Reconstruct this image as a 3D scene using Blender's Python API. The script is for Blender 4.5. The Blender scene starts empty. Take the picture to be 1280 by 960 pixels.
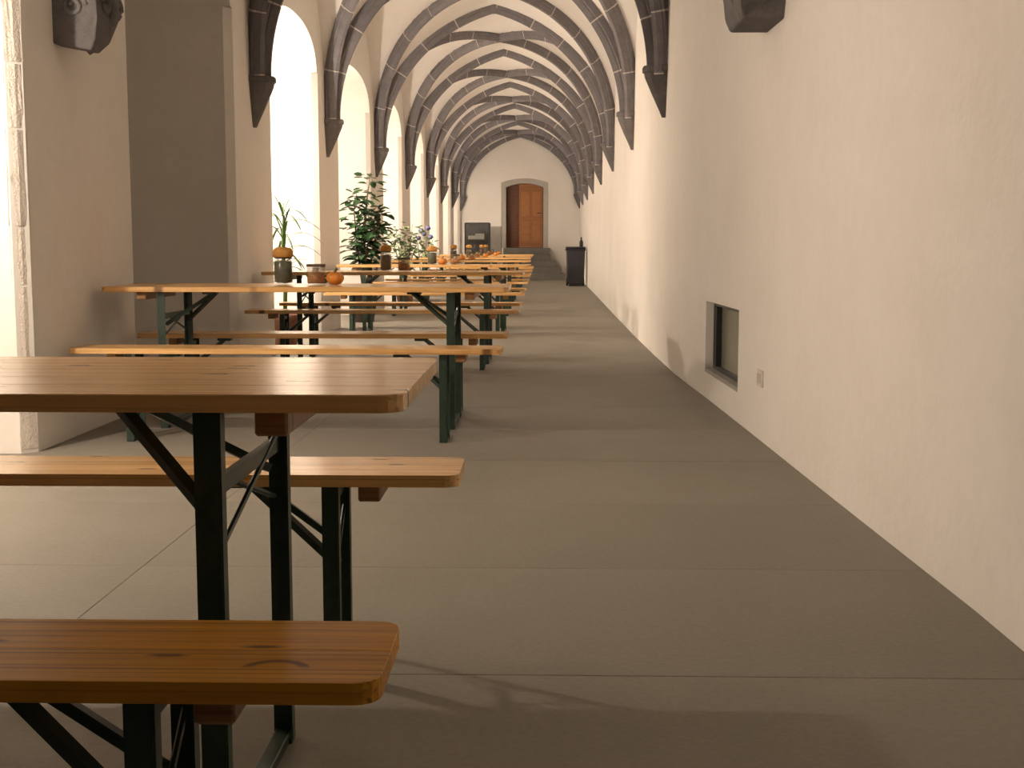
import bpy, bmesh, math, random
from mathutils import Vector, Matrix
random.seed(7)
S = bpy.context.scene
COL = S.collection
R = math.radians
# ------------------------------------------------------------------ camera
cam_d = bpy.data.cameras.new('camera'); cam = bpy.data.objects.new('camera', cam_d); COL.objects.link(cam)
cam_d.sensor_width = 36.0; cam_d.lens = 1576 / 1280 * 36.0; cam_d.clip_start = 0.05; cam_d.clip_end = 200
cam.location = (0, 0, 1.0); cam.rotation_euler = (R(90 - 6.30), 0, R(1.409))
S.camera = cam
# ------------------------------------------------------------------ world and exposure
w = bpy.data.worlds.new('night'); S.world = w; w.use_nodes = True
w.node_tree.nodes['Background'].inputs[0].default_value = (0.02, 0.022, 0.03, 1)
w.node_tree.nodes['Background'].inputs[1].default_value = 0.3
S.view_settings.view_transform = 'Standard'; S.view_settings.look = 'None'
S.view_settings.gamma = 1.0; S.view_settings.use_curve_mapping = False
S.view_settings.exposure = 1.1
LAMP_W = 1530.0                      # emission of each niche bulb
LAMP_COL = (1.0, 0.86, 0.72)
LAMP_Z = 1.95
LAMP_X = -2.9

# ------------------------------------------------------------------ materials
MATS = {}
def newmat(name):
    m = bpy.data.materials.new(name); m.use_nodes = True; MATS[name] = m
    nt = m.node_tree
    return m, nt, nt.nodes['Principled BSDF']
def nd(nt, typ, **kw):
    n = nt.nodes.new(typ)
    for k, v in kw.items(): setattr(n, k, v)
    return n
def ramp(nt, fac, stops):
    r = nd(nt, 'ShaderNodeValToRGB'); nt.links.new(fac, r.inputs[0])
    els = r.color_ramp.elements
    while len(els) < len(stops): els.new(0.5)
    for e, (p, c) in zip(els, stops): e.position = p; e.color = (*c, 1)
    return r.outputs[0]
def noise(nt, scale, detail=4, rough=0.55, stretch=None, coord='Object', seed_obj=False):
    tc = nd(nt, 'ShaderNodeTexCoord'); mp = nd(nt, 'ShaderNodeMapping')
    nt.links.new(tc.outputs[coord], mp.inputs[0])
    if stretch: mp.inputs['Scale'].default_value = stretch
    if seed_obj:
        oi = nd(nt, 'ShaderNodeObjectInfo'); cb = nd(nt, 'ShaderNodeCombineXYZ')
        mu = nd(nt, 'ShaderNodeMath', operation='MULTIPLY'); mu.inputs[1].default_value = 37.0
        nt.links.new(oi.outputs['Random'], mu.inputs[0])
        for i in range(3): nt.links.new(mu.outputs[0], cb.inputs[i])
        nt.links.new(cb.outputs[0], mp.inputs['Location'])
    n = nd(nt, 'ShaderNodeTexNoise'); n.inputs['Scale'].default_value = scale
    n.inputs['Detail'].default_value = detail; n.inputs['Roughness'].default_value = rough
    nt.links.new(mp.outputs[0], n.inputs['Vector'])
    return n, mp
def bump(nt, b, h, strength, dist=0.01):
    bp = nd(nt, 'ShaderNodeBump'); bp.inputs['Strength'].default_value = strength; bp.inputs['Distance'].default_value = dist
    nt.links.new(h, bp.inputs['Height']); nt.links.new(bp.outputs[0], b.inputs['Normal'])
def mix(nt, fac, a, b_):
    m = nd(nt, 'ShaderNodeMix', data_type='RGBA')
    if isinstance(fac, float): m.inputs[0].default_value = fac
    else: nt.links.new(fac, m.inputs[0])
    for sock, v in ((m.inputs[6], a), (m.inputs[7], b_)):
        if isinstance(v, tuple): sock.default_value = (*v, 1)
        else: nt.links.new(v, sock)
    return m.outputs[2]
def plain(name, col, rough=0.6, metal=0.0, nscale=None, var=0.15, bumpy=0.0):
    m, nt, b = newmat(name)
    b.inputs['Roughness'].default_value = rough; b.inputs['Metallic'].default_value = metal
    n, _ = noise(nt, nscale or 12, 4)
    d = tuple(c * (1 - var) for c in col); l = tuple(min(1, c * (1 + var)) for c in col)
    nt.links.new(ramp(nt, n.outputs[0], [(0.3, d), (0.7, l)]), b.inputs['Base Color'])
    if bumpy: bump(nt, b, n.outputs[0], bumpy)
    return m
def plaster(name, col, stain):
    m, nt, b = newmat(name)
    n1, _ = noise(nt, 0.9, 6, 0.6); n2, _ = noise(nt, 14, 5, 0.65)
    c1 = ramp(nt, n1.outputs[0], [(0.35, stain), (0.6, col)])
    c2 = mix(nt, 0.12, c1, ramp(nt, n2.outputs[0], [(0.3, tuple(c * 0.7 for c in col)), (0.7, col)]))
    nt.links.new(c2, b.inputs['Base Color'])
    b.inputs['Roughness'].default_value = 0.92; b.inputs['Specular IOR Level'].default_value = 0.15
    bump(nt, b, n2.outputs[0], 0.35, 0.01)
    return m
plaster('plaster', (0.87, 0.825, 0.765), (0.83, 0.775, 0.71))
plaster('vault_plaster', (0.88, 0.84, 0.79), (0.85, 0.80, 0.75))
def stone(name, dark, light, scale=9, b_=0.5, rough=0.85):
    m, nt, b = newmat(name)
    n1, _ = noise(nt, scale, 6, 0.65, seed_obj=True); n2, _ = noise(nt, scale * 5, 4, 0.6)
    c = mix(nt, 0.35, ramp(nt, n1.outputs[0], [(0.3, dark), (0.72, light)]), ramp(nt, n2.outputs[0], [(0.3, dark), (0.7, light)]))
    oi = nd(nt, 'ShaderNodeObjectInfo'); hs = nd(nt, 'ShaderNodeHueSaturation')
    mr = nd(nt, 'ShaderNodeMapRange'); mr.inputs[3].default_value = 0.88; mr.inputs[4].default_value = 1.12
    nt.links.new(oi.outputs['Random'], mr.inputs[0]); nt.links.new(mr.outputs[0], hs.inputs['Value']); nt.links.new(c, hs.inputs['Color'])
    nt.links.new(hs.outputs[0], b.inputs['Base Color']); b.inputs['Roughness'].default_value = rough
    b.inputs['Specular IOR Level'].default_value = 0.25
    bump(nt, b, n2.outputs[0], b_, 0.008)
    return m
stone('rib_stone', (0.155, 0.14, 0.145), (0.245, 0.228, 0.236))
stone('corbel_stone', (0.12, 0.108, 0.105), (0.21, 0.192, 0.185), 12, 0.8)
stone('quoin', (0.60, 0.53, 0.46), (0.78, 0.71, 0.63), 18, 1.0)
stone('step_stone', (0.17, 0.16, 0.14), (0.23, 0.215, 0.19), 6, 0.4)
stone('frame_stone', (0.36, 0.33, 0.29), (0.46, 0.425, 0.38), 6, 0.4)
plain('mortar', (0.62, 0.57, 0.52), 0.9)
plain('joint', (0.13, 0.115, 0.09), 0.95)
def stain(name, x0, y0, rx, ry):
    nt = MATS[name].node_tree; b = nt.nodes['Principled BSDF']; src = b.inputs['Base Color'].links[0].from_socket
    tc = nd(nt, 'ShaderNodeTexCoord'); mp = nd(nt, 'ShaderNodeMapping'); nt.links.new(tc.outputs['Object'], mp.inputs[0])
    mp.inputs['Location'].default_value = (-x0 / rx, -y0 / ry, 0); mp.inputs['Scale'].default_value = (1 / rx, 1 / ry, 0)
    ln = nd(nt, 'ShaderNodeVectorMath', operation='LENGTH'); nt.links.new(mp.outputs[0], ln.inputs[0])
    ring = ramp(nt, ln.outputs['Value'], [(0.60, (0, 0, 0)), (0.72, (1, 1, 1)), (0.9, (1, 1, 1)), (1.0, (0, 0, 0))])
    sx = nd(nt, 'ShaderNodeSeparateXYZ'); nt.links.new(mp.outputs[0], sx.inputs[0])
    half = ramp(nt, sx.outputs['Y'], [(0.0, (0, 0, 0)), (0.35, (0.85,) * 3)])
    f = mix(nt, ring, (0, 0, 0), half)
    nt.links.new(mix(nt, f, src, (0.12, 0.045, 0.01)), b.inputs['Base Color'])
def slab_mat():
    m, nt, b = newmat('slab')
    n1, _ = noise(nt, 0.8, 6, 0.6, coord='Object', seed_obj=True); n2, _ = noise(nt, 7, 6, 0.65, seed_obj=True); n3, _ = noise(nt, 60, 3, 0.6)
    base = ramp(nt, n1.outputs[0], [(0.3, (0.212, 0.192, 0.155)), (0.7, (0.282, 0.258, 0.213))])
    c = mix(nt, 0.35, base, ramp(nt, n2.outputs[0], [(0.3, (0.19, 0.168, 0.13)), (0.7, (0.305, 0.275, 0.225))]))
    c = mix(nt, 0.15, c, ramp(nt, n3.outputs[0], [(0.35, (0.10, 0.09, 0.075)), (0.65, (0.30, 0.27, 0.23))]))
    nt.links.new(c, b.inputs['Base Color'])
    nt.links.new(ramp(nt, n2.outputs[0], [(0.3, (0.5,) * 3), (0.7, (0.68,) * 3)]), b.inputs['Roughness'])
    b.inputs['Specular IOR Level'].default_value = 0.35
    bump(nt, b, n3.outputs[0], 0.12, 0.003)
slab_mat()
def wood(name, dark, mid, light, rough=0.36):
    m, nt, b = newmat(name)
    n1, mp = noise(nt, 5, 8, 0.62, stretch=(0.35, 9, 9), seed_obj=True)
    n2, _ = noise(nt, 26, 4, 0.6, stretch=(0.12, 3.2, 3.2), seed_obj=True)
    c = mix(nt, 0.35, ramp(nt, n1.outputs[0], [(0.28, dark), (0.5, mid), (0.75, light)]), ramp(nt, n2.outputs[0], [(0.3, dark), (0.65, light)]))
    n3, _ = noise(nt, 9, 3, 0.5, stretch=(0.08, 14, 14), seed_obj=True)
    c = mix(nt, ramp(nt, n3.outputs[0], [(0.56, (0, 0, 0)), (0.68, (0.75,) * 3)]), c, tuple(x * 0.62 for x in dark))
    # knots
    tc = nd(nt, 'ShaderNodeMapping'); nt.links.new(mp.outputs[0], tc.inputs[0]); tc.inputs['Scale'].default_value = (5.5, 0.85, 0.85)
    v = nd(nt, 'ShaderNodeTexVoronoi'); v.voronoi_dimensions = '2D'; v.inputs['Scale'].default_value = 1.15; nt.links.new(tc.outputs[0], v.inputs['Vector'])
    k = ramp(nt, v.outputs['Distance'], [(0.03, (1, 1, 1)), (0.075, (0, 0, 0))])
    c = mix(nt, k, c, tuple(x * 0.42 for x in dark))
    oi = nd(nt, 'ShaderNodeObjectInfo'); hs = nd(nt, 'ShaderNodeHueSaturation')
    mr = nd(nt, 'ShaderNodeMapRange'); mr.inputs[3].default_value = 0.86; mr.inputs[4].default_value = 1.1
    nt.links.new(oi.outputs['Random'], mr.inputs[0]); nt.links.new(mr.outputs[0], hs.inputs['Value']); nt.links.new(c, hs.inputs['Color'])
    nt.links.new(hs.outputs[0], b.inputs['Base Color'])
    b.inputs['Roughness'].default_value = rough; b.inputs['Specular IOR Level'].default_value = 0.5
    bump(nt, b, n1.outputs[0], 0.08, 0.003)
wood('pine', (0.54, 0.27, 0.085), (0.80, 0.46, 0.17), (0.90, 0.58, 0.25), 0.24)
wood('pine_orange', (0.46, 0.18, 0.015), (0.74, 0.33, 0.028), (0.86, 0.44, 0.05), 0.38)
MATS['pine_orange'].node_tree.nodes['Principled BSDF'].inputs['Specular IOR Level'].default_value = 0.3
wood('batten_wood', (0.24, 0.11, 0.04), (0.34, 0.17, 0.065), (0.42, 0.23, 0.09), 0.5)
wood('door_wood', (0.28, 0.10, 0.025), (0.36, 0.14, 0.035), (0.42, 0.175, 0.05), 0.5)
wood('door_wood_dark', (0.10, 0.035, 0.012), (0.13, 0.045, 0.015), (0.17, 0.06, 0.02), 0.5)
plain('green_steel', (0.020, 0.042, 0.028), 0.42, 0.0, 30, 0.3)
plain('dark_metal', (0.03, 0.03, 0.03), 0.45, 0.3)
plain('steel', (0.5, 0.49, 0.47), 0.4, 0.8)
plain('bin_plastic', (0.022, 0.018, 0.024), 0.5)
plain('rubber', (0.012, 0.012, 0.012), 0.8)
plain('white_plastic', (0.66, 0.60, 0.52), 0.5)
plain('grey_plastic', (0.50, 0.45, 0.38), 0.5)
plain('pumpkin', (0.62, 0.22, 0.03), 0.45, 0, 6, 0.2)
plain('orange_filling', (0.62, 0.22, 0.03), 0.6, 0, 40, 0.5)
plain('green_filling', (0.045, 0.048, 0.014), 0.7, 0, 45, 0.8)
plain('brown_filling', (0.16, 0.07, 0.03), 0.7, 0, 60, 0.5)
plain('cork', (0.50, 0.24, 0.05), 0.7, 0, 30, 0.25)
plain('wax', (0.80, 0.66, 0.48), 0.5)
plain('stem_brown', (0.10, 0.065, 0.035), 0.8, 0, 30, 0.4)
plain('terracotta', (0.20, 0.085, 0.045), 0.8, 0, 15, 0.2)
plain('dark_pot', (0.06, 0.04, 0.03), 0.7)
plain('soil', (0.03, 0.02, 0.013), 0.95, 0, 40, 0.5)
plain('leaf_dark', (0.022, 0.058, 0.018), 0.42, 0, 8, 0.45)
plain('leaf_bright', (0.055, 0.12, 0.018), 0.42, 0, 6, 0.4)
plain('leaf_pale', (0.14, 0.19, 0.09), 0.5, 0, 9, 0.5)
plain('flower_blue', (0.10, 0.10, 0.22), 0.6)
plain('paper', (0.62, 0.60, 0.54), 0.8)
for nm, al in (('jar_glass', 0.20), ('cabinet_glass', 0.16)):       # thin clear glass
    m, nt, b = newmat(nm); b.inputs['Base Color'].default_value = (0.22, 0.22, 0.17, 1)
    b.inputs['Roughness'].default_value = 0.06; b.inputs['Alpha'].default_value = al; b.inputs['Specular IOR Level'].default_value = 0.8
m, nt, b = newmat('window_glass')       # dim pane, dark room behind
b.inputs['Base Color'].default_value = (0.27, 0.265, 0.195, 1); b.inputs['Roughness'].default_value = 0.2
b.inputs['Specular IOR Level'].default_value = 0.6
m, nt, b = newmat('bulb')
b.inputs['Base Color'].default_value = (0.9, 0.85, 0.75, 1)
b.inputs['Emission Color'].default_value = (*LAMP_COL, 1); b.inputs['Emission Strength'].default_value = LAMP_W

# ------------------------------------------------------------------ helpers
def obj(name, me, mat=None, parent=None, loc=(0, 0, 0), rot=(0, 0, 0)):
    o = bpy.data.objects.new(name, me); COL.objects.link(o)
    if mat and me is not None and not me.materials: me.materials.append(MATS[mat])
    o.location = loc; o.rotation_euler = rot
    if parent: o.parent = parent
    return o
def me_bm(name, bm, smooth=False):
    bmesh.ops.recalc_face_normals(bm, faces=bm.faces[:])
    me = bpy.data.meshes.new(name); bm.to_mesh(me); bm.free()
    if smooth:
        for p in me.polygons: p.use_smooth = True
    return me
def me_py(name, v, f, smooth=False, recalc=False):
    me = bpy.data.meshes.new(name); me.from_pydata([tuple(x) for x in v], [], f); me.update()
    if recalc:
        bm = bmesh.new(); bm.from_mesh(me); bmesh.ops.recalc_face_normals(bm, faces=bm.faces[:]); bm.to_mesh(me); bm.free()
    if smooth:
        for p in me.polygons: p.use_smooth = True
    return me
def box(bm, x0, x1, y0, y1, z0, z1, bev=0.0):
    ret = bmesh.ops.create_cube(bm, size=1.0)
    vs = ret['verts']
    for v in vs:
        v.co = Vector((x0 + (v.co.x + .5) * (x1 - x0), y0 + (v.co.y + .5) * (y1 - y0), z0 + (v.co.z + .5) * (z1 - z0)))
    if bev:
        es = list({e for v in vs for e in v.link_edges})
        bmesh.ops.bevel(bm, geom=es, offset=bev, segments=1, affect='EDGES', profile=0.5)
def boxme(name, x0, x1, y0, y1, z0, z1, bev=0.0):
    bm = bmesh.new(); box(bm, x0, x1, y0, y1, z0, z1, bev); return me_bm(name, bm)
def prism(bm, poly, z0, z1, bev=0.0):
    a = [bm.verts.new((x, y, z0)) for x, y in poly]; c = [bm.verts.new((x, y, z1)) for x, y in poly]
    n = len(poly); fs = [bm.faces.new(a[::-1]), bm.faces.new(c)]
    for i in range(n): fs.append(bm.faces.new((a[i], a[(i + 1) % n], c[(i + 1) % n], c[i])))
    if bev:
        es = list(fs[0].edges) + list(fs[1].edges)
        bmesh.ops.bevel(bm, geom=es, offset=bev, segments=1, affect='EDGES', profile=0.5)
def bar(bm, a, b, wx, wy, up=(0, 0, 1)):
    """rectangular bar from a to b, wx across (along the side vector), wy the other way"""
    a = Vector(a); b = Vector(b); t = (b - a).normalized()
    s = t.cross(Vector(up))
    if s.length < 1e-4: s = Vector((1, 0, 0))
    s.normalize(); n = s.cross(t)
    q = []
    for p in (a, b):
        for i, j in ((-1, -1), (1, -1), (1, 1), (-1, 1)): q.append(bm.verts.new(p + s * (i * wx / 2) + n * (j * wy / 2)))
    for f in ((3, 2, 1, 0), (4, 5, 6, 7), (0, 1, 5, 4), (1, 2, 6, 5), (2, 3, 7, 6), (3, 0, 4, 7)): bm.faces.new([q[i] for i in f])
def tube(bm, pts, rad, n=6):
    pts = [Vector(p) for p in pts]; rings = []
    for i, p in enumerate(pts):
        t = (pts[min(i + 1, len(pts) - 1)] - pts[max(i - 1, 0)]).normalized()
        s = t.cross(Vector((0.13, 0.27, 0.95))); s = s.normalized() if s.length > 1e-3 else Vector((1, 0, 0)); q = t.cross(s)
        r = rad[i] if isinstance(rad, (list, tuple)) else rad
        rings.append([bm.verts.new(p + s * r * math.cos(k * 2 * math.pi / n) + q * r * math.sin(k * 2 * math.pi / n)) for k in range(n)])
    for i in range(len(rings) - 1):
        for k in range(n): bm.faces.new((rings[i][k], rings[i][(k + 1) % n], rings[i + 1][(k + 1) % n], rings[i + 1][k]))
    bm.faces.new(rings[0][::-1]); bm.faces.new(rings[-1])
def lathe(bm, prof, n=20, cap=True):
    rings = [[bm.verts.new((r * math.cos(k * 2 * math.pi / n), r * math.sin(k * 2 * math.pi / n), z)) for k in range(n)] for r, z in prof]
    for i in range(len(rings) - 1):
        for k in range(n): bm.faces.new((rings[i][k], rings[i][(k + 1) % n], rings[i + 1][(k + 1) % n], rings[i + 1][k]))
    if cap: bm.faces.new(rings[0][::-1]); bm.faces.new(rings[-1])
def latheme(name, prof, n=20, cap=True):
    bm = bmesh.new(); lathe(bm, prof, n, cap); return me_bm(name, bm, True)
def empty(name, loc, rz=0.0):
    o = bpy.data.objects.new(name, None); COL.objects.link(o); o.location = loc; o.rotation_euler = (0, 0, rz)
    o.empty_display_size = 0.1
    return o
def tag(o, label, cat, group=None):
    o['label'] = label; o['category'] = cat
    if group: o['group'] = group
    return o
def struct(o): o['kind'] = 'structure'; return o
def copy_tree(o, parent=None):
    c = o.copy(); COL.objects.link(c)
    if parent: c.parent = parent
    for ch in list(o.children): copy_tree(ch, c)
    return c

# ------------------------------------------------------------------ the corridor: plan
XL = -2.45                                        # corridor face of the left piers
XO = -3.75                                        # back of the niches
Y0, Y1 = -6.0, 37.5
BAYS = [-5.6, -1.5, 2.6, 6.65, 10.77, 14.4, 18.6, 22.7, 26.75, 30.4, 34.1, 37.5]
PIERS = [(-6.0, -4.8), (-2.3, -0.7), (1.8, 3.4), (5.94, 7.57), (10.05, 11.51), (13.83, 15.27), (18.0, 19.5), (22.0, 23.45), (26.05, 27.4), (29.75, 31.05), (33.5, 34.75), (37.2, 37.9)]
XR_T = [(-6, 1.2), (0, 1.2), (3.4, 1.19), (5.0, 1.15), (7.0, 1.105), (8.2, 1.075), (9.0, 1.05), (9.8, 1.028), (11.5, 1.014), (14, 1.01), (20, 1.03), (27, 1.06), (38, 1.08)]
def XR(y):
    for (a, p), (b, q) in zip(XR_T, XR_T[1:]):
        if y <= b: t = max(0, (y - a) / (b - a)); return p + (q - p) * t
    return XR_T[-1][1]
ZS = 2.40
def ZC(y): return 4.43 - 0.19 * max(0.0, (y - 22) / 15.5)
def GT(u):                                        # pointed arch struck from two centres
    u = min(1.0, abs(u)); c = 0.4; return math.sqrt(max(0, (1 + c) ** 2 - (u + c) ** 2)) / math.sqrt(1 + 2 * c)
def GD(u):                                        # rounder, flatter curve of the diagonals
    u = min(1.0, abs(u)); return 0.955 * (1 - u ** 2.3) ** (1 / 2.3)
def GV(u, t):                                     # vault cells spanned between the two
    u, t = min(1, abs(u)), min(1, abs(t))
    if u > t: u, t = t, u
    if t > 0.9999: return GT(u)
    return GT(u) + (GD(u) - GT(u)) * (1 - t) / (1 - u)
def VX(u, y): return XL + (XR(y) - XL) * (u + 1) / 2

def arched_wall(name, samples, place, openings, ztop, thick, zlow=0.0):
    """a wall of vertical columns; place(a, z, depth) -> point; openings: (a0, a1, zbottom, ztop(a)); zlow(a) lower end"""
    V, F = [], []
    def quad(*p):
        n = len(V); V.extend(p); F.append((n, n + 1, n + 2, n + 3))
    for a, b in zip(samples, samples[1:]):
        mid = (a + b) / 2; op = None
        for o in openings:
            if o[0] - 1e-6 <= mid <= o[1] + 1e-6: op = o
        zl = zlow(mid) if callable(zlow) else zlow
        if op is None:
            quad(place(a, zl, 0), place(b, zl, 0), place(b, ztop, 0), place(a, ztop, 0))
        else:
            zb, zt = op[2], op[3]
            if zb is not None:
                quad(place(a, zl, 0), place(b, zl, 0), place(b, zb, 0), place(a, zb, 0))
                quad(place(a, zb, 0), place(b, zb, 0), place(b, zb, thick), place(a, zb, thick))
            quad(place(a, zt(a), 0), place(b, zt(b), 0), place(b, ztop, 0), place(a, ztop, 0))
            quad(place(a, zt(a), 0), place(b, zt(b), 0), place(b, zt(b), thick), place(a, zt(a), thick))
    for o in openings:
        if o[2] is None: continue
        for e in (o[0], o[1]):
            quad(place(e, o[2], 0), place(e, o[3](e), 0), place(e, o[3](e), thick), place(e, o[2], thick))
    return me_py(name, V, F, recalc=False)

# left wall: piers below, arches above
def basket(a0, a1, zs, zc):
    c, h = (a0 + a1) / 2, (a1 - a0) / 2
    def f(a):
        t = min(1, abs(a - c) / h); return zs + (zc - zs) * (1 - t ** 2.4) ** (1 / 2.2)
    return f
PZ = 2.85
ops, smp = [], [Y0]
for (a, b), (c, d) in zip(PIERS, PIERS[1:]):
    ops.append((b, c, None, basket(b, c, PZ, 3.27)))
    n = 26; smp += [b + (c - b) * (0.5 - 0.5 * math.cos(math.pi * i / n)) for i in range(n + 1)]
smp.append(38.0)
wl = struct(obj('wall_left', arched_wall('wall_left', smp, lambda a, z, d: (XL - d, a, z), ops, 5.2, XL - XO, zlow=PZ), 'plaster'))
CH = 0.06
for a, b in PIERS:
    bm = bmesh.new()
    prism(bm, [(XL, a + CH), (XL, b - CH), (XL - CH, b), (XO, b), (XO, a), (XL - CH, a)], 0, PZ)
    obj('pier', me_bm('pier', bm), 'plaster', wl)
# rough quoin stones on the near arris of the pier beside the second table
z = 0.02
qi = 0
while z < PZ - 0.1:
    h = random.uniform(0.26, 0.48); h = min(h, PZ - 0.02 - z)
    bm = bmesh.new(); e = 0.006 if z > 0.95 else 0.003
    k = CH + random.uniform(0.0, 0.012)
    prism(bm, [(XL + e * .3, 5.94 + k), (XL - CH * 0.5 + e, 5.94 + CH * 0.5 - e), (XL - k, 5.94 - e * .3), (XL - k - 0.02, 5.94 + 0.03), (XL - 0.03, 5.94 + k + 0.02)], z, z + h - 0.012)
    bmesh.ops.subdivide_edges(bm, edges=bm.edges[:], cuts=3, use_grid_fill=True)
    for v in bm.verts: v.co += Vector((random.uniform(-1, 1), random.uniform(-1, 1), 0)) * (0.0025 if z > 0.95 else 0.001)
    obj('quoin_stone', me_bm('quoin_stone', bm), 'quoin', wl); z += h
wo = struct(obj('wall_outer', boxme('wall_outer', XO - 0.3, XO, Y0, 38.0, 0, 5.2), 'plaster'))

# right wall with the low window recess
WY0, WY1, WZ0, WZ1 = 7.12, 8.32, 0.19, 0.635
smp = sorted(set([-6 + 0.5 * i for i in range(89)] + [p[0] for p in XR_T if p[0] < 38] + [WY0, WY1, 38.0]))
smp = [s for s in smp if not (s not in (WY0, WY1) and min(abs(s - WY0), abs(s - WY1)) < 0.05)]
wr = struct(obj('wall_right', arched_wall('wall_right', smp, lambda a, z, d: (XR(a) + d, a, z), [(WY0, WY1, WZ0, lambda a: WZ1)], 5.2, 0.30), 'plaster'))
# end wall with the door
DX0, DX1, DZ0 = -1.10, 0.0, 0.91
smp = [-4.2, DX0] + [DX0 + (DX1 - DX0) * i / 16 for i in range(1, 17)] + [2.0]
def doorarch(a): t = (a - (DX0 + DX1) / 2) / 0.55; return 2.68 + 0.12 * (1 - t * t)
we = struct(obj('wall_end', arched_wall('wall_end', smp, lambda a, z, d: (a, Y1 + d, z), [(DX0, DX1, DZ0, doorarch)], 5.2, 0.35), 'plaster'))
wb = struct(obj('wall_back', boxme('wall_back', XO, 1.6, Y0 - 0.3, Y0, 0, 5.2), 'plaster'))

# ------------------------------------------------------------------ floor of large slabs
fl = struct(obj('floor', boxme('floor', XO - 0.1, 1.5, Y0, 38.0, -0.2, -0.012), 'joint'))
ys = [2.855 + 0.983 * i for i in range(-9, 36)]
slab_meshes = {}
def slab(x0, x1, y0, y1):
    g = 0.0016
    bm = bmesh.new(); box(bm, -(x1 - x0) / 2 + g * .2, (x1 - x0) / 2 - g * .2, -(y1 - y0) / 2 + g, (y1 - y0) / 2 - g, -0.05, 0, 0.0012)
    return me_bm('slab', bm)
for (x0, x1) in ((XO - 0.1, -1.25), (-1.25, 1.35)):
    mesh = slab(x0, x1, 0, 0.983)
    for y in ys:
        if y < 20: obj('slab', mesh, 'slab', fl, ((x0 + x1) / 2, y + 0.4915, random.uniform(-0.0006, 0.0006)))
bm = bmesh.new(); box(bm, XO - 0.1, 1.35, 20.549 + 0.003, 38.0, -0.05, 0)
obj('far_paving', me_bm('far_paving', bm), 'slab', fl)

# ------------------------------------------------------------------ vault
V, F = [], []
N = 32
for y0, y1 in zip(BAYS, BAYS[1:]):
    base = len(V)
    uu = [math.sin(math.pi / 2 * (-1 + 2 * i / N)) for i in range(N + 1)]
    for t in uu:
        y = (y0 + y1) / 2 + t * (y1 - y0) / 2
        for u in uu:
            zz = ZS + (ZC(y) - ZS) * GV(u, t)
            V.append((VX(u, y), y, zz))
    for i in range(N):
        for j in range(N):
            q = base + i * (N + 1) + j; F.append((q, q + N + 1, q + N + 2, q + 1))
ceil = struct(obj('ceiling', me_py('ceiling', V, F, smooth=True), 'vault_plaster'))

PROF = [(a * 0.74, b * 0.60 if b < 0 else b) for a, b in [(-0.085, 0.04), (-0.085, -0.055), (-0.062, -0.075), (-0.062, -0.10), (-0.045, -0.145), (-0.028, -0.19), (0.028, -0.19), (0.045, -0.145), (0.062, -0.10), (0.062, -0.075), (0.085, -0.055), (0.085, 0.04)]]
def sweep(name, pts, side, prof, scale=1.0):
    bm = bmesh.new(); rings = []
    for i, p in enumerate(pts):
        t = (pts[min(i + 1, len(pts) - 1)] - pts[max(i - 1, 0)]).normalized()
        n = t.cross(side).normalized()
        rings.append([bm.verts.new(p + side * (a * scale) + n * (b * scale if b < 0 else b)) for a, b in prof])
    m_ = len(prof)
    for i in range(len(rings) - 1):
        for k in range(m_): bm.faces.new((rings[i][k], rings[i + 1][k], rings[i + 1][(k + 1) % m_], rings[i][(k + 1) % m_]))
    bm.faces.new(rings[0]); bm.faces.new(rings[-1][::-1])
    return me_bm(name, bm)
def rib(curve, side, stones=True, joint=0.018):
    """curve: s in 0..1 -> point, from springing to springing; side chosen so the profile hangs inwards"""
    M = 400; raw = [curve(i / M) for i in range(M + 1)]
    L = [0]
    for a, b in zip(raw, raw[1:]): L.append(L[-1] + (b - a).length)
    def at(l):
        l = max(0, min(L[-1], l)); lo, hi = 0, M
        while hi - lo > 1:
            m_ = (lo + hi) // 2
            if L[m_] <= l: lo = m_
            else: hi = m_
        return raw[lo].lerp(raw[hi], (l - L[lo]) / max(1e-9, L[hi] - L[lo]))
    K = 96
    core = obj('vault_rib', sweep('vault_rib', [at(L[-1] * i / K) for i in range(K + 1)], side, PROF, 0.975 if stones else 1.0), 'mortar' if stones else 'rib_stone', ceil)
    if stones:
        n = max(6, round(L[-1] / 0.62)); n += n % 2
        cuts = [0]
        for i in range(1, n): cuts.append(L[-1] * (i + random.uniform(-0.16, 0.16)) / n)
        cuts.append(L[-1])
        for a, b in zip(cuts, cuts[1:]):
            a += joint / 2; b -= joint / 2
            obj('rib_stone', sweep('rib_stone', [at(a + (b - a) * i / 7) for i in range(8)], side, PROF), 'rib_stone', core)
    return core
SU = 0.975
for i, y in enumerate(BAYS):
    if y < 0: continue
    yy = y - (0.06 if i == len(BAYS) - 1 else 0)
    def cv(s, yy=yy):
        a = -math.pi / 2 + math.pi * s; u = math.sin(a)
        return Vector((VX(u * SU, yy), yy, ZS + (ZC(yy) - ZS) * GT(u)))
    rib(cv, Vector((0, 1, 0)), stones=y > 6)
for y0, y1 in zip(BAYS, BAYS[1:]):
    if y1 < 0: continue
    for sg in (1, -1):
        def cv(s, y0=y0, y1=y1, sg=sg):
            a = -math.pi / 2 + math.pi * s; u = math.sin(a); t = u * sg
            y = (y0 + y1) / 2 + t * SU * (y1 - y0) / 2
            x = XL + 1.02 * 0 + (1.04 - XL) * (u * SU + 1) / 2
            return Vector((x, y, ZS + (ZC(y) - ZS) * GD(u)))
        dx, dy = 1.04 - XL, sg * (y1 - y0)
        side = Vector((-dy, dx, 0)).normalized()
        rib(cv, side, stones=y0 > 2)

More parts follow.
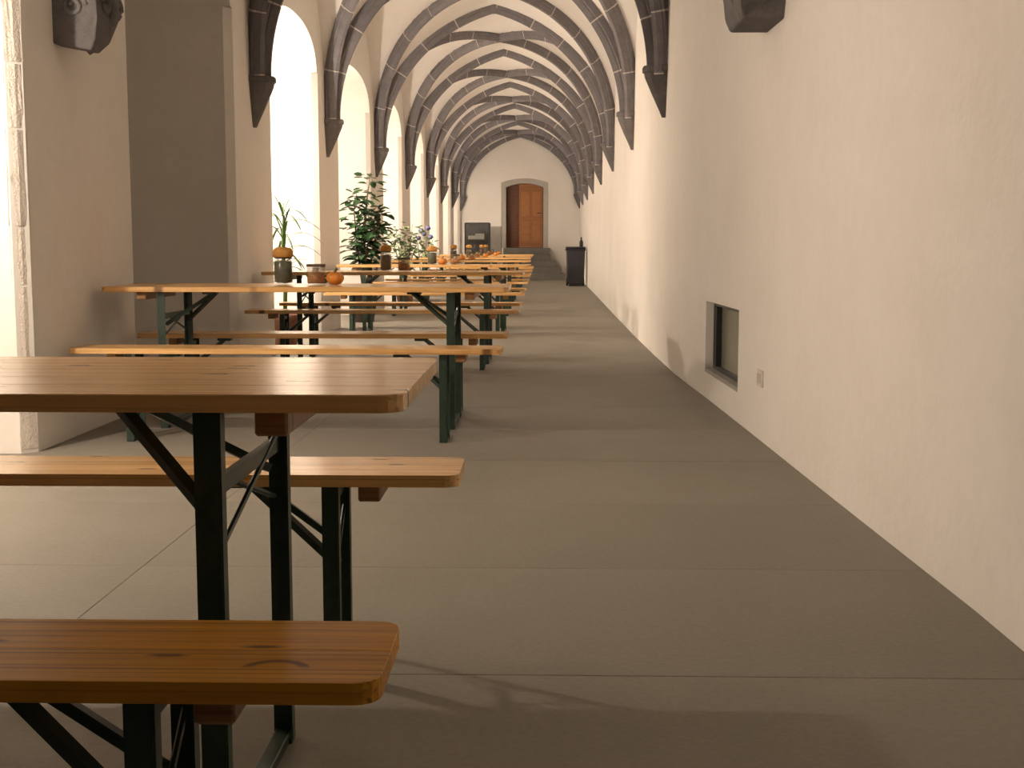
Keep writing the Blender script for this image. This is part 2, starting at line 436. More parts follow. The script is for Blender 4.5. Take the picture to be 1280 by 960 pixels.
# corbels
def corbel_me(sgn):
    """prow-shaped bracket; local x points away from the wall (sgn), y along the wall, z = 0 at the tip"""
    rings = []
    for z, w_, d in ((0.0, 0.02, 0.03), (0.05, 0.04, 0.05), (0.18, 0.08, 0.11), (0.33, 0.125, 0.175), (0.36, 0.13, 0.18), (0.37, 0.14, 0.195), (0.405, 0.14, 0.195), (0.42, 0.13, 0.185)):
        rings.append([(-0.08 * sgn, -w_, z), (0.2 * d * sgn, -w_, z), (0.75 * d * sgn, -w_ * 0.62, z), (d * sgn, -w_ * 0.22, z), (d * sgn, w_ * 0.22, z), (0.75 * d * sgn, w_ * 0.62, z), (0.2 * d * sgn, w_, z), (-0.08 * sgn, w_, z)])
    bm = bmesh.new(); rv = [[bm.verts.new(p) for p in r] for r in rings]
    for a, b in zip(rv, rv[1:]):
        for k in range(8): bm.faces.new((a[k], a[(k + 1) % 8], b[(k + 1) % 8], b[k]))
    bm.faces.new(rv[0]); bm.faces.new(rv[-1])
    return me_bm('corbel', bm)
cl, cr = corbel_me(1), corbel_me(-1)
for y in BAYS[4:]:
    yy = y - (0.1 if y > 37 else 0)
    obj('corbel', cl, 'corbel_stone', wl, (XL, yy, 1.985 + (0.0)))
    obj('corbel', cr, 'corbel_stone', wr, (XR(y), yy, 2.06))
def carved(parent, x, y, z, sgn, ln, near=0.17, far=0.02, lift=0.0):
    """block bracket with a carved face: body, volutes and leaf"""
    bm = bmesh.new()
    prof = [(-0.08, lift), (0.19, 0.0), (0.215, 0.06), (0.225, 0.16), (0.225, 0.42), (-0.08, 0.42)]
    ra = [bm.verts.new((p[0] * sgn, -ln / 2 + (near if p[1] <= lift and p[1] < .055 or p[1] < 0.03 else near * 0.4 if p[1] < 0.1 else 0), p[1])) for p in prof]
    rb = [bm.verts.new((p[0] * sgn, ln / 2 - (far if p[1] < 0.055 else far * 0.7 if p[1] < 0.1 else far * 0.45 if p[1] < 0.2 else 0), p[1])) for p in prof]
    bm.faces.new(ra); bm.faces.new(rb[::-1])
    for k in range(len(prof)): bm.faces.new((ra[k], rb[k], rb[(k + 1) % 6], ra[(k + 1) % 6]))
    bmesh.ops.bevel(bm, geom=bm.edges[:], offset=0.012, segments=2, affect='EDGES', profile=0.5)
    o = obj('corbel', me_bm('corbel', bm), 'corbel_stone', parent, (x, y, z))
    for q in (-1, 1):                                   # volutes on the front
        bm = bmesh.new()
        pts = []
        for i in range(22):
            a = i * 0.55; r_ = 0.062 * (1 - i / 26); pts.append((sgn * 0.228, q * (0.09 + r_ * math.cos(a)), 0.25 + r_ * math.sin(a)))
        tube(bm, pts, 0.016, 6); obj('volute', me_bm('volute', bm, True), 'corbel_stone', o)
    bm = bmesh.new()
    tube(bm, [(sgn * 0.10, 0, 0.02), (sgn * 0.19, 0, 0.09), (sgn * 0.235, 0, 0.2), (sgn * 0.24, 0, 0.36)], [0.015, 0.03, 0.035, 0.02], 8)
    obj('leaf_carving', me_bm('leaf_carving', bm, True), 'corbel_stone', o)
    for e in (-1, 1):                                   # scroll on the end faces
        bm = bmesh.new(); pts = []
        for i in range(20):
            a = i * 0.5; r_ = 0.06 * (1 - i / 24); pts.append((sgn * (0.11 + r_ * math.cos(a)), e * (ln / 2 + 0.0), 0.22 + r_ * math.sin(a)))
        tube(bm, pts, 0.014, 6); obj('volute', me_bm('volute', bm, True), 'corbel_stone', o)
carved(wl, XL, 6.60, 1.965, 1, 0.42, 0.0, 0.30, 0.05); carved(wr, XR(6.25), 6.22, 2.055, -1, 0.60)
carved(wl, XL, 2.6, 1.985, 1, 0.40); carved(wr, XR(2.6), 2.6, 2.06, -1, 0.50)

# ------------------------------------------------------------------ low window in the right wall
win = struct(empty('window_1', (XR(7.72), 7.72, WZ0)))
def rel(o_): o_.parent = win; return o_
sl = (XR(WY1) - XR(WY0)) / (WY1 - WY0)
win.rotation_euler = (0, 0, math.atan(-sl))
hl = (WY1 - WY0) / 2 - 0.004; hz = WZ1 - WZ0
def wpart(name, x0, x1, y0, y1, z0, z1, mat, bev=0.003):
    return obj(name, boxme(name, x0, x1, y0, y1, z0, z1, bev), mat, win)
wpart('window_frame', 0.05, 0.085, -hl, hl, 0.0, 0.03, 'dark_metal'); wpart('window_frame', 0.05, 0.085, -hl, hl, hz - 0.03, hz, 'dark_metal')
wpart('window_frame', 0.05, 0.085, -hl, -hl + 0.04, 0.03, hz - 0.03, 'dark_metal'); wpart('window_frame', 0.05, 0.085, hl - 0.05, hl, 0.03, hz - 0.03, 'dark_metal')
wpart('mullion', 0.035, 0.085, hl - 0.20, hl - 0.16, 0.03, hz - 0.03, 'dark_metal')
wpart('window_pane', 0.072, 0.078, -hl + 0.03, hl - 0.03, 0.02, hz - 0.02, 'window_glass', 0)
wpart('window_sill', -0.004, 0.05, -hl, hl, -0.02, 0.006, 'frame_stone')
sock = tag(empty('wall_socket', (XR(6.45) - 0.001, 6.45, 0.32)), 'small pale socket plate on plaster wall beside the low window', 'socket')
sock.rotation_euler = (0, 0, math.atan(-sl))
obj('cover_plate', boxme('cover_plate', -0.010, 0.004, -0.065, 0.065, -0.042, 0.042, 0.003), 'white_plastic', sock)
obj('insert', boxme('insert', -0.013, -0.008, -0.04, 0.04, -0.025, 0.025, 0.003), 'grey_plastic', sock)

# ------------------------------------------------------------------ door, steps
door = struct(empty('door_1', (0, 0, 0)))
def leaf(x0, x1, y, mat, dark):
    n = 10; top = [(x0 + (x1 - x0) * i / n, doorarch(x0 + (x1 - x0) * i / n) - 0.01) for i in range(n + 1)]
    bm = bmesh.new(); poly = [(x0, DZ0 + 0.01), (x1, DZ0 + 0.01)] + top[::-1]
    prism(bm, poly, 0, 0.05, 0.004)
    o = obj('door_leaf', me_bm('door_leaf', bm), mat, door, (0, y, 0), (R(90), 0, 0))
    return o
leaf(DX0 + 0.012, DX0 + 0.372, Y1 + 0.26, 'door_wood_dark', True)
l2 = leaf(DX0 + 0.378, DX1 - 0.012, Y1 + 0.16, 'door_wood', False)
for z0, z1 in ((1.02, 1.72), (1.84, 2.56)):
    for x0, x1 in ((-0.66, -0.39), (-0.33, -0.07)):
        obj('panel', boxme('panel', x0, x1, z0, z1, 0.05, 0.062, 0.006), 'door_wood', l2)
bm = bmesh.new(); tube(bm, [(-0.07, 1.93, 0.05), (-0.07, 1.93, 0.10), (-0.19, 1.93, 0.10)], 0.012, 8)
obj('handle', me_bm('handle', bm, True), 'dark_metal', l2)
def trimarch(off): return [(DX0 - off, DZ0)] + [(DX0 - off + (DX1 - DX0 + 2 * off) * i / 14, doorarch(DX0 + (DX1 - DX0) * i / 14) + off) for i in range(15)] + [(DX1 + off, DZ0)]
ti, to = trimarch(0.0), trimarch(0.14)
bm = bmesh.new()
q = [[bm.verts.new((x, Y1 - d, z)) for x, z in pts] for pts, d in ((ti, -0.02), (ti, 0.02), (to, 0.02), (to, -0.02))]
for a, b in zip(q, q[1:]):
    for i in range(len(ti) - 1): bm.faces.new((a[i], a[i + 1], b[i + 1], b[i]))
struct(obj('trim_1', me_bm('trim_1', bm), 'frame_stone'))
st = tag(empty('stone_steps', (-0.5, 37.5, 0)), 'grey stone steps flaring out below the wooden door', 'steps')
ns = 5
for i in range(ns):
    top = DZ0 * (ns - i) / ns
    yf = 37.5 - (0.28 + 0.25 * i); xr = 0.02 + 0.14 * i + (0.0 if i else 0.12)
    bm = bmesh.new()
    prism(bm, [(-1.17, yf), (xr + 0.06, yf), (xr - 0.04 + 0.06, 37.49), (-1.17, 37.49)], DZ0 * (ns - i - 1) / ns, top - 0.001, 0.008)
    o = obj('step', me_bm('step', bm), 'step_stone', st, (0.5, -37.5, 0))
# ------------------------------------------------------------------ tables and benches
def rounded(x0, x1, y0, y1, corners, r_):
    pts = []
    for (cx, cy, a0, key) in ((x1, y0, -90, 'rb'), (x1, y1, 0, 'rt'), (x0, y1, 90, 'lt'), (x0, y0, 180, 'lb')):
        if key in corners:
            ox = cx - r_ if cx == x1 else cx + r_; oy = cy + r_ if cy == y0 else cy - r_
            for k in range(5): a = R(a0 + 22.5 * k); pts.append((ox + r_ * math.cos(a), oy + r_ * math.sin(a)))
        else: pts.append((cx, cy))
    return pts
def furniture(name, width, nb, top, legx, legy, r_, leg_w):
    root = empty(name, (0, 0, 0)); th = 0.028; hw = width / 2; bw = width / nb
    for i in range(nb):
        y0 = -hw + bw * i; y1 = y0 + bw
        c = (['rb', 'lb'] if i == 0 else []) + (['rt', 'lt'] if i == nb - 1 else [])
        bm = bmesh.new(); prism(bm, rounded(-1.1, 1.1, y0, y1, c, r_), top - th, top, 0.0022 if i in (0, nb - 1) and nb > 2 else 0.0008)
        obj('board', me_bm('board', bm), 'pine', root)
    zt = top - th
    for s in (1, -1):
        obj('batten', boxme('batten', s * 0.89 - 0.026, s * 0.89 + 0.026, -hw + 0.04, hw - 0.04, zt - 0.042, zt, 0.004), 'batten_wood', root)
        for q in (-1, 1):
            bm = bmesh.new()                                           # angle-iron leg
            x = s * legx; y = q * legy; w2 = leg_w / 2
            box(bm, x - w2, x + w2, y - 0.0025 + q * w2 * 0.8, y + 0.0025 + q * w2 * 0.8, 0.004, zt - 0.004)
            box(bm, x + s * w2 - 0.0025, x + s * w2 + 0.0025, y - q * w2 * 0.55, y + q * w2 * 0.8, 0.004, zt - 0.004)
            lg = obj('leg', me_bm('leg', bm), 'green_steel', root)
            obj('foot_cap', boxme('foot_cap', x - w2 - 0.002, x + w2 + 0.002, y - w2 * .9, y + w2 * .9, 0.0, 0.012, 0.002), 'rubber', lg)
            bm = bmesh.new()                                           # folding strut to the centre hinge
            hx = s * (legx - (0.23 if top > 0.6 else 0.20))
            bar(bm, (x - s * 0.01, y * 0.86, zt * 0.76 if top > 0.6 else zt * 0.62), (hx, q * 0.02, zt - 0.012), 0.022, 0.016)
            obj('strut', me_bm('strut', bm), 'green_steel', root)
        obj('foot_bar', boxme('foot_bar', s * legx - 0.016, s * legx + 0.016, -legy - leg_w * .4, legy + leg_w * .4, 0.0, 0.022, 0.002), 'green_steel', root)
        obj('hinge_plate', boxme('hinge_plate', s * (legx - 0.21) - 0.05, s * (legx - 0.21) + 0.03, -0.03, 0.03, zt - 0.022, zt, 0.002), 'green_steel', root)
        zc = 0.555 if top > 0.6 else zt * 0.66
        if top > 0.6:
            obj('cross_bar', boxme('cross_bar', s * legx - 0.008, s * legx + 0.008, -legy, legy, zt * 0.80, zt * 0.80 + 0.028, 0.001), 'green_steel', root)
            for q in (-1, 1):
                bm = bmesh.new(); tube(bm, [(s * legx + q * 0.007, -legy, zc - q * 0.07 + 0.02), (s * legx + q * 0.007, legy, zc + q * 0.07 + 0.02)], 0.0055, 6)
                obj('cross_rod', me_bm('cross_rod', bm), 'green_steel', root)
        else:
            for q in (-1, 1):
                bm = bmesh.new(); tube(bm, [(s * legx + q * 0.006, -legy, zc - q * 0.07), (s * legx + q * 0.006, legy, zc + q * 0.07)], 0.005, 6)
                obj('cross_rod', me_bm('cross_rod', bm), 'green_steel', root)
            obj('cross_bar', boxme('cross_bar', s * legx - 0.006, s * legx + 0.006, -legy, legy, zt - 0.05, zt - 0.025, 0.001), 'green_steel', root)
    return root
TT, BT = 0.775, 0.48
table0 = furniture('beer_table', 0.64, 5, TT, 0.785, 0.25, 0.038, 0.040)
bench0 = furniture('beer_bench', 0.25, 2, BT, 0.80, 0.082, 0.032, 0.036)
first = {'t': True, 'b': True}
def put(kind, xe, y, label, group=None):
    src = table0 if kind == 't' else bench0
    if first[kind]: o = src; first[kind] = False
    else: o = copy_tree(src)
    o.location = (xe - 1.1, y, 0); o['label'] = label; o['category'] = 'table' if kind == 't' else 'bench'
    o['group'] = 'pine folding tables in the row' if kind == 't' else 'pine folding benches in the row'
    o.rotation_euler = (0, 0, R(random.uniform(-0.4, 0.4)))
    return o
put('t', -0.21, 2.20, 'bare pine folding table with nothing on its top')
put('t', -0.185, 7.06, 'pine folding table beside the dark niche, carrying jar of dark greens')
put('t', -0.16, 10.83, 'pine folding table beside the niche with the spiky plant')
put('t', -0.14, 14.53, 'pine folding table between spiky plant and dark bushy plant')
put('t', -0.18, 18.6, 'pine folding table just past the dark bushy plant')
FAR = {22.5: 'the table just before the bluish blooms', 26.2: 'the table just past the bluish blooms', 29.9: 'the last table before the stone steps'}
for y in FAR: put('t', -0.22, y, 'pine folding table, ' + FAR[y].replace('the table ', '').replace('the last table', 'last') + ' in the row')
ob = put('b', -0.195, 1.575, 'orange-brown pine bench with knots beside bare table, on the side away from steps')
put('b', -0.19, 2.935, 'pine bench beside bare table, on the side towards the jar tables')
put('b', -0.205, 6.42, 'pine bench beside table with jar of dark greens, on the bare table side')
put('b', -0.205, 7.50, 'pine bench beside table with jar of dark greens, on its door side')
put('b', -0.19, 10.15, 'pine bench before table at the spiky plant, on its side away from door')
put('b', -0.185, 11.45, 'pine bench at the spiky plant table, on its door side')
put('b', -0.20, 13.85, 'pine bench at table between the two tall plants, side away from door')
put('b', -0.20, 15.3, 'pine bench at table between the two tall plants, on its door side')
put('b', -0.21, 17.85, 'pine bench at table past the bushy plant, side away from door')
put('b', -0.21, 19.35, 'pine bench at table past the bushy plant, on its door side')
for y in (22.5, 26.2, 29.9):
    for dy in (-0.72, 0.74): put('b', -0.22, y + dy, 'pine bench at ' + FAR[y] + (', on its door side' if dy > 0 else ', side away from door'))

stain('pine_orange', 0.965, -0.075, 0.045, 0.035)
for ch in ob.children:
    if ch.name.startswith('board'): ch.data = ch.data.copy(); ch.data.materials[0] = MATS['pine_orange']

# ------------------------------------------------------------------ jars, glasses and pumpkins on the tables
def jar(r_, h, fill, fillh):
    o = empty('lidded_jar', (0, 0, 0))
    t = 0.004
    obj('glass_body', latheme('glass_body', [(r_ * .5, 0.0), (r_ * .93, 0.002), (r_, 0.012), (r_, h * .82), (r_ * .82, h * .93), (r_ * .82, h), (r_ * .82 - t, h), (r_ * .82 - t, h * .93), (r_ - t, h * .81), (r_ - t, 0.014), (r_ * .5, 0.008)], 20), 'jar_glass', o)
    obj('filling', latheme('filling', [(r_ * .5, 0.010), (r_ - t - 0.002, 0.016), (r_ - t - 0.002, h * fillh), (r_ * .4, h * fillh + 0.004)], 16), fill, o)
    ld = obj('lid', latheme('lid', [(r_ * .95, h), (r_ * 1.04, h + 0.006), (r_ * 1.04, h + 0.03), (r_ * .85, h + 0.05), (r_ * .3, h + 0.058)], 20), 'cork', o)
    obj('rim_band', latheme('rim_band', [(r_ * .84, h * .95), (r_ * .90, h * .955), (r_ * .90, h * .995), (r_ * .84, h * 1.0)], 18), 'dark_metal', ld)
    return o
def tumbler(r_, h):
    o = empty('candle_glass', (0, 0, 0)); t = 0.003
    obj('glass_body', latheme('glass_body', [(r_ * .5, 0.0), (r_ * .95, 0.003), (r_, 0.01), (r_, h), (r_ - t, h), (r_ - t, 0.012), (r_ * .5, 0.009)], 20), 'jar_glass', o)
    obj('filling', latheme('filling', [(r_ * .5, 0.010), (r_ - t - 0.002, 0.014), (r_ - t - 0.002, h * .56), (r_ * .5, h * .60), (r_ * .2, h * .60)], 16), 'orange_filling', o)
    obj('candle', latheme('candle', [(0.018, h * .58), (0.019, h * .60), (0.019, h * .80), (0.012, h * .81)], 12), 'wax', o)
    obj('rim_band', latheme('rim_band', [(r_ + .0005, h * .86), (r_ + .002, h * .87), (r_ + .002, h * .97), (r_ + .0005, h * .98)], 18), 'stem_brown', o)
    return o
def pumpkin(r_):
    o = empty('small_pumpkin', (0, 0, 0)); bm = bmesh.new(); nr, ns_ = 32, 12; rings = []
    for i in range(1, ns_):
        ph = math.pi * i / ns_; ring = []
        for k in range(nr):
            a = 2 * math.pi * k / nr; rr = r_ * math.sin(ph) * (0.93 + 0.07 * abs(math.cos(a * 4))); ring.append(bm.verts.new((rr * math.cos(a), rr * math.sin(a), r_ * .74 * (1 - math.cos(ph)) - (0.012 if i == ns_ - 1 else 0))))
        rings.append(ring)
    for a, b in zip(rings, rings[1:]):
        for k in range(nr): bm.faces.new((a[k], a[(k + 1) % nr], b[(k + 1) % nr], b[k]))
    bm.faces.new(rings[0][::-1]); bm.faces.new(rings[-1])
    obj('flesh', me_bm('flesh', bm, True), 'pumpkin', o)
    bm = bmesh.new(); tube(bm, [(0, 0, r_ * 1.36), (0.002, 0, r_ * 1.55), (0.012, 0.002, r_ * 1.75)], [0.010, 0.007, 0.008], 7)
    obj('stalk', me_bm('stalk', bm, True), 'stem_brown', o)
    return o
def setdown(o, x, y, label, cat, rz=0.0):
    o.location = (x, y, TT); o.rotation_euler = (0, 0, rz); tag(o, label, cat, {'candle glass': 'candle glasses', 'jar': 'jars', 'pumpkin': 'pumpkins'}[cat] + ' on the tables'); return o
j0 = setdown(jar(0.056, 0.155, 'green_filling', 0.84), -1.475, 7.15, 'tall glass jar of dark greens with ochre lid', 'jar')
g0 = setdown(tumbler(0.053, 0.118), -1.285, 7.13, 'brown-rimmed glass with orange filling, between ochre-lidded jar and small pumpkin', 'candle glass')
p0 = setdown(pumpkin(0.052), -1.175, 7.12, 'small orange pumpkin beside the brown-rimmed glass at the dark niche table', 'pumpkin', 0.4)
where = {10.83: 'the spiky plant table', 14.53: 'the table between the two tall plants', 18.6: 'the table past the dark bushy plant'}
j1 = setdown(jar(0.05, 0.17, 'brown_filling', 0.78), -1.345, 10.80, 'tall jar with brown filling and ochre lid on the spiky plant table', 'jar')
g1 = setdown(copy_tree(g0), -1.18, 10.72, 'glass with orange filling on the spiky plant table', 'candle glass')
for y, dx in ((14.53, 0.02), (18.6, -0.02)):
    setdown(copy_tree(j0 if y == 14.53 else j1), -1.30 + dx, y + 0.05, 'glass jar with ochre lid on ' + where[y], 'jar')
    setdown(copy_tree(p0), -1.17 + dx, y - 0.05, 'small orange pumpkin on ' + where[y], 'pumpkin', 1.0)
    setdown(copy_tree(g0), -1.03 + dx, y + 0.02, 'glass with orange filling on ' + where[y], 'candle glass')
for y, dx in ((22.5, 0.0), (26.2, 0.05), (29.9, -0.03)):
    setdown(copy_tree(j1), -1.32 + dx, y, 'ochre-lidded jar on ' + FAR[y], 'jar')
    setdown(copy_tree(g0), -1.18 + dx, y + 0.05, 'orange-filled glass on ' + FAR[y], 'candle glass')
    setdown(copy_tree(p0), -1.02 + dx, y - 0.06, 'small pumpkin on ' + FAR[y], 'pumpkin')

# ------------------------------------------------------------------ plants
def pot(parent, r_, h, mat):
    obj('pot', latheme('pot', [(r_ * .62, 0), (r_ * .66, 0.01), (r_ * .94, h * .86), (r_ * 1.03, h * .87), (r_ * 1.03, h), (r_ * .92, h), (r_ * .90, h * .9)], 20), mat, parent)
    obj('soil', latheme('soil', [(r_ * .2, h * .86), (r_ * .89, h * .88), (r_ * .5, h * .91), (r_ * .1, h * .92)], 16), 'soil', parent)
# spiky strap-leaved plant
sp = tag(empty('spiky_plant', (-2.53, 12.3, 0)), 'slender green plant with long arching strap leaves before the bright niche', 'plant')
pot(sp, 0.17, 0.32, 'terracotta')
bm = bmesh.new(); tube(bm, [(0, 0, 0.28), (0.01, 0.01, 0.6), (-0.005, 0, 0.95), (0.005, 0.01, 1.28)], [0.022, 0.020, 0.018, 0.012], 8)
obj('stem', me_bm('stem', bm, True), 'leaf_bright', sp)
def strap(L_, w_, rise, droop):
    V_, F_ = [], []; n = 9
    for i in range(n + 1):
        t = i / n; x = L_ * (t * math.cos(rise) * (1 + 0.1 * t)); z_ = L_ * (t * math.sin(rise) - droop * t * t)
        ww = w_ * (0.35 + 1.3 * t) * (1 - t) ** 0.6 if t < 1 else 0.0005
        V_ += [(x, -ww, z_ + ww * 0.5), (x, 0, z_), (x, ww, z_ + ww * 0.5)]
    for i in range(n):
        a = i * 3; F_ += [(a, a + 1, a + 4, a + 3), (a + 1, a + 2, a + 5, a + 4)]
    return me_py('leaf', V_, F_, smooth=True)
straps = [strap(0.42, 0.019, R(58), 0.55), strap(0.48, 0.020, R(40), 0.75), strap(0.36, 0.018, R(72), 0.30), strap(0.44, 0.019, R(20), 0.7)]
for i in range(38):
    me = straps[i % 4]
    z_ = 0.72 + 0.6 * (i / 38) if i < 30 else 1.27
    obj('leaf', me, 'leaf_bright', sp, (0.0, 0.0, z_), (0, 0, i * 2.4 + random.uniform(-0.3, 0.3)))
# bushy rubber-plant-like shrub
def leafquad(V_, F_, p, d, up, L_, w_):
    d = d.normalized(); s = d.cross(up)
    if s.length < 1e-3: s = Vector((1, 0, 0))
    s.normalize(); nrm = s.cross(d); n = len(V_)
    V_ += [p, p + d * L_ * .35 + s * w_ - nrm * -0.006, p + d * L_ * .75 + s * w_ * .75, p + d * L_ - nrm * L_ * .12, p + d * L_ * .75 - s * w_ * .75, p + d * L_ * .35 - s * w_ - nrm * -0.006, p + d * L_ * .5 - nrm * 0.01]
    F_ += [(n, n + 1, n + 6), (n + 1, n + 2, n + 6), (n + 2, n + 3, n + 6), (n + 3, n + 4, n + 6), (n + 4, n + 5, n + 6), (n + 5, n, n + 6)]
def bush(name, label, loc, stems, leafmat, stemmat, L_, w_, per, potspec, seed, sparse=1.0):
    rnd = random.Random(seed)
    root = tag(empty(name, loc), label, 'plant'); pot(root, *potspec); V_, F_ = [], []
    for pts, rad in stems:
        bm = bmesh.new(); tube(bm, pts, rad, 6); obj('stem', me_bm('stem', bm, True), stemmat, root)
        P = [Vector(p) for p in pts]
        for k in range(per):
            t = (0.30 + 0.70 * k / per) * (len(P) - 1); i = min(int(t), len(P) - 2); p = P[i].lerp(P[i + 1], t - i)
            a = k * 2.4 + rnd.uniform(-.5, .5); el = rnd.uniform(-0.5, 0.6)
            d = Vector((math.cos(a) * math.cos(el), math.sin(a) * math.cos(el), math.sin(el)))
            off = d * rnd.uniform(0.01, 0.14) * sparse
            leafquad(V_, F_, p + off, d + Vector((0, 0, -0.15)), Vector((rnd.uniform(-.4, .4), rnd.uniform(-.4, .4), 1)), L_ * rnd.uniform(.75, 1.15), w_ * rnd.uniform(.8, 1.1))
    o = obj('foliage', me_py('foliage', V_, F_, smooth=False), leafmat, root); o['kind'] = 'stuff'
    return root
bush('bushy_plant', 'tall bushy plant with glossy dark green leaves in front of pier', (-2.33, 16.4, 0),
     [([(0, 0, .3), (0.0, 0, .7), (0.02, 0, 1.2), (0.05, 0.02, 1.6), (0.10, 0, 1.92)], [.02, .018, .014, .01, .005]),
      ([(0.01, 0, .3), (-0.06, 0.03, .75), (-0.10, 0.05, 1.1), (-0.12, 0.02, 1.45), (-0.08, 0, 1.65)], [.018, .015, .012, .008, .004]),
      ([(0, 0.01, .3), (0.09, -0.03, .75), (0.16, -0.06, 1.05), (0.20, -0.03, 1.3), (0.20, 0, 1.5)], [.018, .015, .012, .008, .004]),
      ([(0, 0, .3), (0.03, -0.05, .7), (0.05, -0.1, .95), (0.12, -0.12, 1.15), (0.24, -0.1, 1.27)], [.016, .014, .01, .007, .004]),
      ([(0, 0, .3), (-0.03, 0.05, .7), (-0.0, 0.1, .95), (-0.02, 0.12, 1.2), (0.02, 0.1, 1.5)], [.016, .014, .01, .007, .004])],
     'leaf_dark', 'stem_brown', 0.15, 0.045, 70, (0.19, 0.42, 'dark_pot'), 3)
bush('leafy_plant', 'lower loose plant with small pale green leaves standing between piers', (-2.26, 20.6, 0),
     [([(0, 0, .3), (-.05, 0, .7), (-0.10, 0, 1.0), (-.14, 0, 1.30)], [.012, .01, .008, .004]), ([(0, 0, .3), (.05, .03, .7), (.10, .05, 1.0), (.13, .02, 1.33)], [.012, .01, .008, .004]),
      ([(0, 0, .3), (.08, -.05, .65), (.17, -.08, .9), (.26, -.05, 1.2)], [.012, .01, .008, .004]), ([(0, 0, .3), (-.08, .05, .65), (-.15, .08, .9), (-.21, .05, 1.15)], [.012, .01, .008, .004]),
      ([(0, 0, .3), (.02, -.05, .7), (.02, -.08, .95), (.0, -.05, 1.2)], [.012, .01, .008, .004])],
     'leaf_pale', 'leaf_pale', 0.13, 0.030, 48, (0.17, 0.34, 'terracotta'), 5, 1.2)
fp = bush('flowering_plant', 'small leafy plant with dark bluish blooms standing between far piers', (-2.36, 24.4, 0),
     [([(0, 0, .3), (-.03, 0, .8), (-0.08, 0, 1.2)], [.012, .01, .005]), ([(0, 0, .3), (.06, .03, .8), (.14, .05, 1.25)], [.012, .01, .005]), ([(0, 0, .3), (.10, -.04, .7), (.24, -.06, 1.1)], [.012, .01, .005])],
     'leaf_pale', 'leaf_pale', 0.12, 0.026, 24, (0.16, 0.34, 'dark_pot'), 9, 1.2)
bloom = latheme('bloom', [(0.004, 0), (0.03, 0.012), (0.05, 0.05), (0.04, 0.08), (0.01, 0.095)], 10)
for p in ((0.02, -0.1, 1.22), (0.08, -0.12, 1.16), (0.15, -0.12, 1.27), (-0.03, -0.1, 1.08), (0.20, -0.1, 1.1)): obj('bloom', bloom, 'flower_blue', fp, p)

# ------------------------------------------------------------------ bin and cabinet at the far end
bn = tag(empty('wheeled_bin', (0.79, 31.0, 0)), 'dark plastic wheeled bin with lid against the right-hand plaster wall', 'bin')
bm = bmesh.new()
q0 = [bm.verts.new((x * 0.20, y * 0.22, 0.05)) for x, y in ((-1, -1), (1, -1), (1, 1), (-1, 1))]; q1 = [bm.verts.new((x * 0.225, y * 0.26, 0.88)) for x, y in ((-1, -1), (1, -1), (1, 1), (-1, 1))]
bm.faces.new(q0[::-1]); bm.faces.new(q1)
for k in range(4): bm.faces.new((q0[k], q0[(k + 1) % 4], q1[(k + 1) % 4], q1[k]))
bmesh.ops.bevel(bm, geom=bm.edges[:], offset=0.02, segments=2, affect='EDGES', profile=0.5)
obj('body', me_bm('body', bm), 'bin_plastic', bn)
obj('rim', boxme('rim', -0.25, 0.25, -0.285, 0.285, 0.86, 0.90, 0.008), 'bin_plastic', bn)
bm = bmesh.new(); box(bm, -0.245, 0.245, -0.29, 0.28, 0.90, 0.955, 0.022); obj('lid', me_bm('lid', bm), 'bin_plastic', bn)
bm = bmesh.new(); tube(bm, [(-0.2, 0.28, 0.9), (-0.2, 0.33, 0.93), (0.2, 0.33, 0.93), (0.2, 0.28, 0.9)], 0.014, 8); obj('handle', me_bm('handle', bm), 'bin_plastic', bn)
for s in (-1, 1):
    bm = bmesh.new(); lathe(bm, [(0.03, -0.02), (0.095, -0.02), (0.1, -0.01), (0.1, 0.01), (0.095, 0.02), (0.03, 0.02)], 18)
    obj('wheel', me_bm('wheel', bm), 'rubber', bn, (s * 0.2, 0.2, 0.1), (0, R(90), 0))
obj('foot', boxme('foot', -0.16, 0.16, -0.19, -0.14, 0.0, 0.06, 0.006), 'bin_plastic', bn)
bt = tag(empty('dark_bottle', (0.93, 31.05, 0.955)), 'small dark bottle standing on the wheeled bin lid', 'bottle')
obj('glass_body', latheme('glass_body', [(0.03, 0), (0.045, 0.005), (0.045, 0.12), (0.018, 0.165), (0.017, 0.20)], 14), 'dark_metal', bt)
obj('cap', latheme('cap', [(0.02, 0.198), (0.021, 0.2), (0.021, 0.222), (0.016, 0.226)], 12), 'dark_metal', bt)

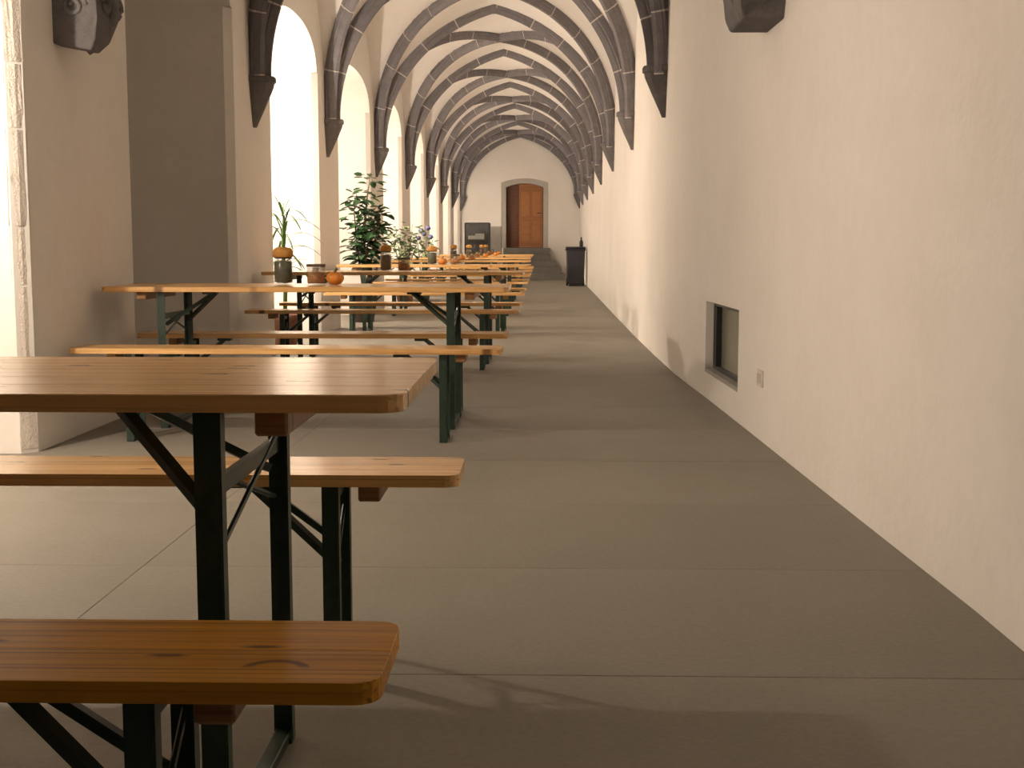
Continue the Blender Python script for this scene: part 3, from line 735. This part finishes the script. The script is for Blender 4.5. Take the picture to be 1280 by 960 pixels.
cb = tag(empty('display_cabinet', (-1.82, 35.2, 0)), 'dark metal glass-sided cabinet with shelves near the end wall', 'cabinet')
for x in (-0.33, 0.33):
    for y in (-0.19, 0.19): obj('post', boxme('post', x - 0.022, x + 0.022, y - 0.022, y + 0.022, 0, 1.6, 0.003), 'dark_metal', cb)
for z_ in (0.12, 0.62, 1.12, 1.58): obj('shelf', boxme('shelf', -0.33, 0.33, -0.19, 0.19, z_, z_ + 0.03, 0.003), 'dark_metal', cb)
obj('back_panel', boxme('back_panel', -0.33, 0.33, 0.17, 0.185, 0.12, 1.6), 'bin_plastic', cb)
obj('glass_pane', boxme('glass_pane', -0.31, 0.31, -0.20, -0.195, 0.15, 1.58), 'cabinet_glass', cb)
for i, (x, w_, h) in enumerate(((-0.16, 0.10, 0.10), (0.06, 0.12, 0.16))):
    o = obj('box_file', boxme('box_file', -w_, w_, -0.1, 0.1, 0, h, 0.004), 'paper', None, (-1.82 + x, 35.2, 1.151))
    tag(o, ('low pale box lying on a cabinet shelf' if i == 0 else 'taller pale box standing on a cabinet shelf'), 'box')
pp = tag(empty('grey_locker', (-1.36, 36.05, 0)), 'plain grey low locker between the glass cabinet and the door', 'locker')
obj('body', boxme('body', -0.17, 0.17, -0.02, 0.35, 0, 1.52, 0.006), 'frame_stone', pp)
obj('door', boxme('door', -0.155, 0.155, -0.035, -0.02, 0.05, 1.48, 0.004), 'frame_stone', pp)

# ------------------------------------------------------------------ lamps hanging in the lit niches (behind the piers)
lit = {2: 0.80, 4: 0.95, 5: 0.75, 6: 0.75, 7: 0.70, 8: 0.62, 9: 0.5, 10: 0.36}
bulb_me = None
lamp0 = None
names = {2: 'before the quoined pier', 4: 'above the spiky plant', 5: 'above the dark bushy plant', 6: 'above the pale loose plant', 7: 'above the bluish blooms', 8: 'between the bluish blooms and the wheeled bin', 9: 'across from the wheeled bin', 10: 'beside the glass-sided cabinet'}
for k in lit:
    yc = (PIERS[k][1] + PIERS[k + 1][0]) / 2 - (0.2 if k == 2 else 0)
    if lamp0 is None:
        o = lamp0 = empty('pendant_lamp', (0, 0, 0))
        obj('rod', latheme('rod', [(0.006, 0.10), (0.006, 3.262 - LAMP_Z)], 8), 'dark_metal', o)
        obj('cap', latheme('cap', [(0.020, 0.034), (0.024, 0.037), (0.022, 0.10), (0.010, 0.11)], 14), 'dark_metal', o)
        bm = bmesh.new(); bmesh.ops.create_icosphere(bm, subdivisions=2, radius=0.04)
        obj('bulb', me_bm('bulb', bm, True), 'bulb', o)
    else: o = copy_tree(lamp0)
    if k >= 5: yc = PIERS[k][1] + 0.32
    o.location = (LAMP_X, yc, LAMP_Z)
    bl = [c for c in o.children if c.name.startswith('bulb')][0]; bl.data = bl.data.copy()
    mm = MATS['bulb'].copy(); bl.data.materials[0] = mm
    mm.node_tree.nodes['Principled BSDF'].inputs['Emission Strength'].default_value = LAMP_W * lit[k]
    tag(o, 'bare bulb lamp hanging in the niche ' + names.get(k, 'beside the last tables'), 'lamp', 'bulbs hanging in the niches')
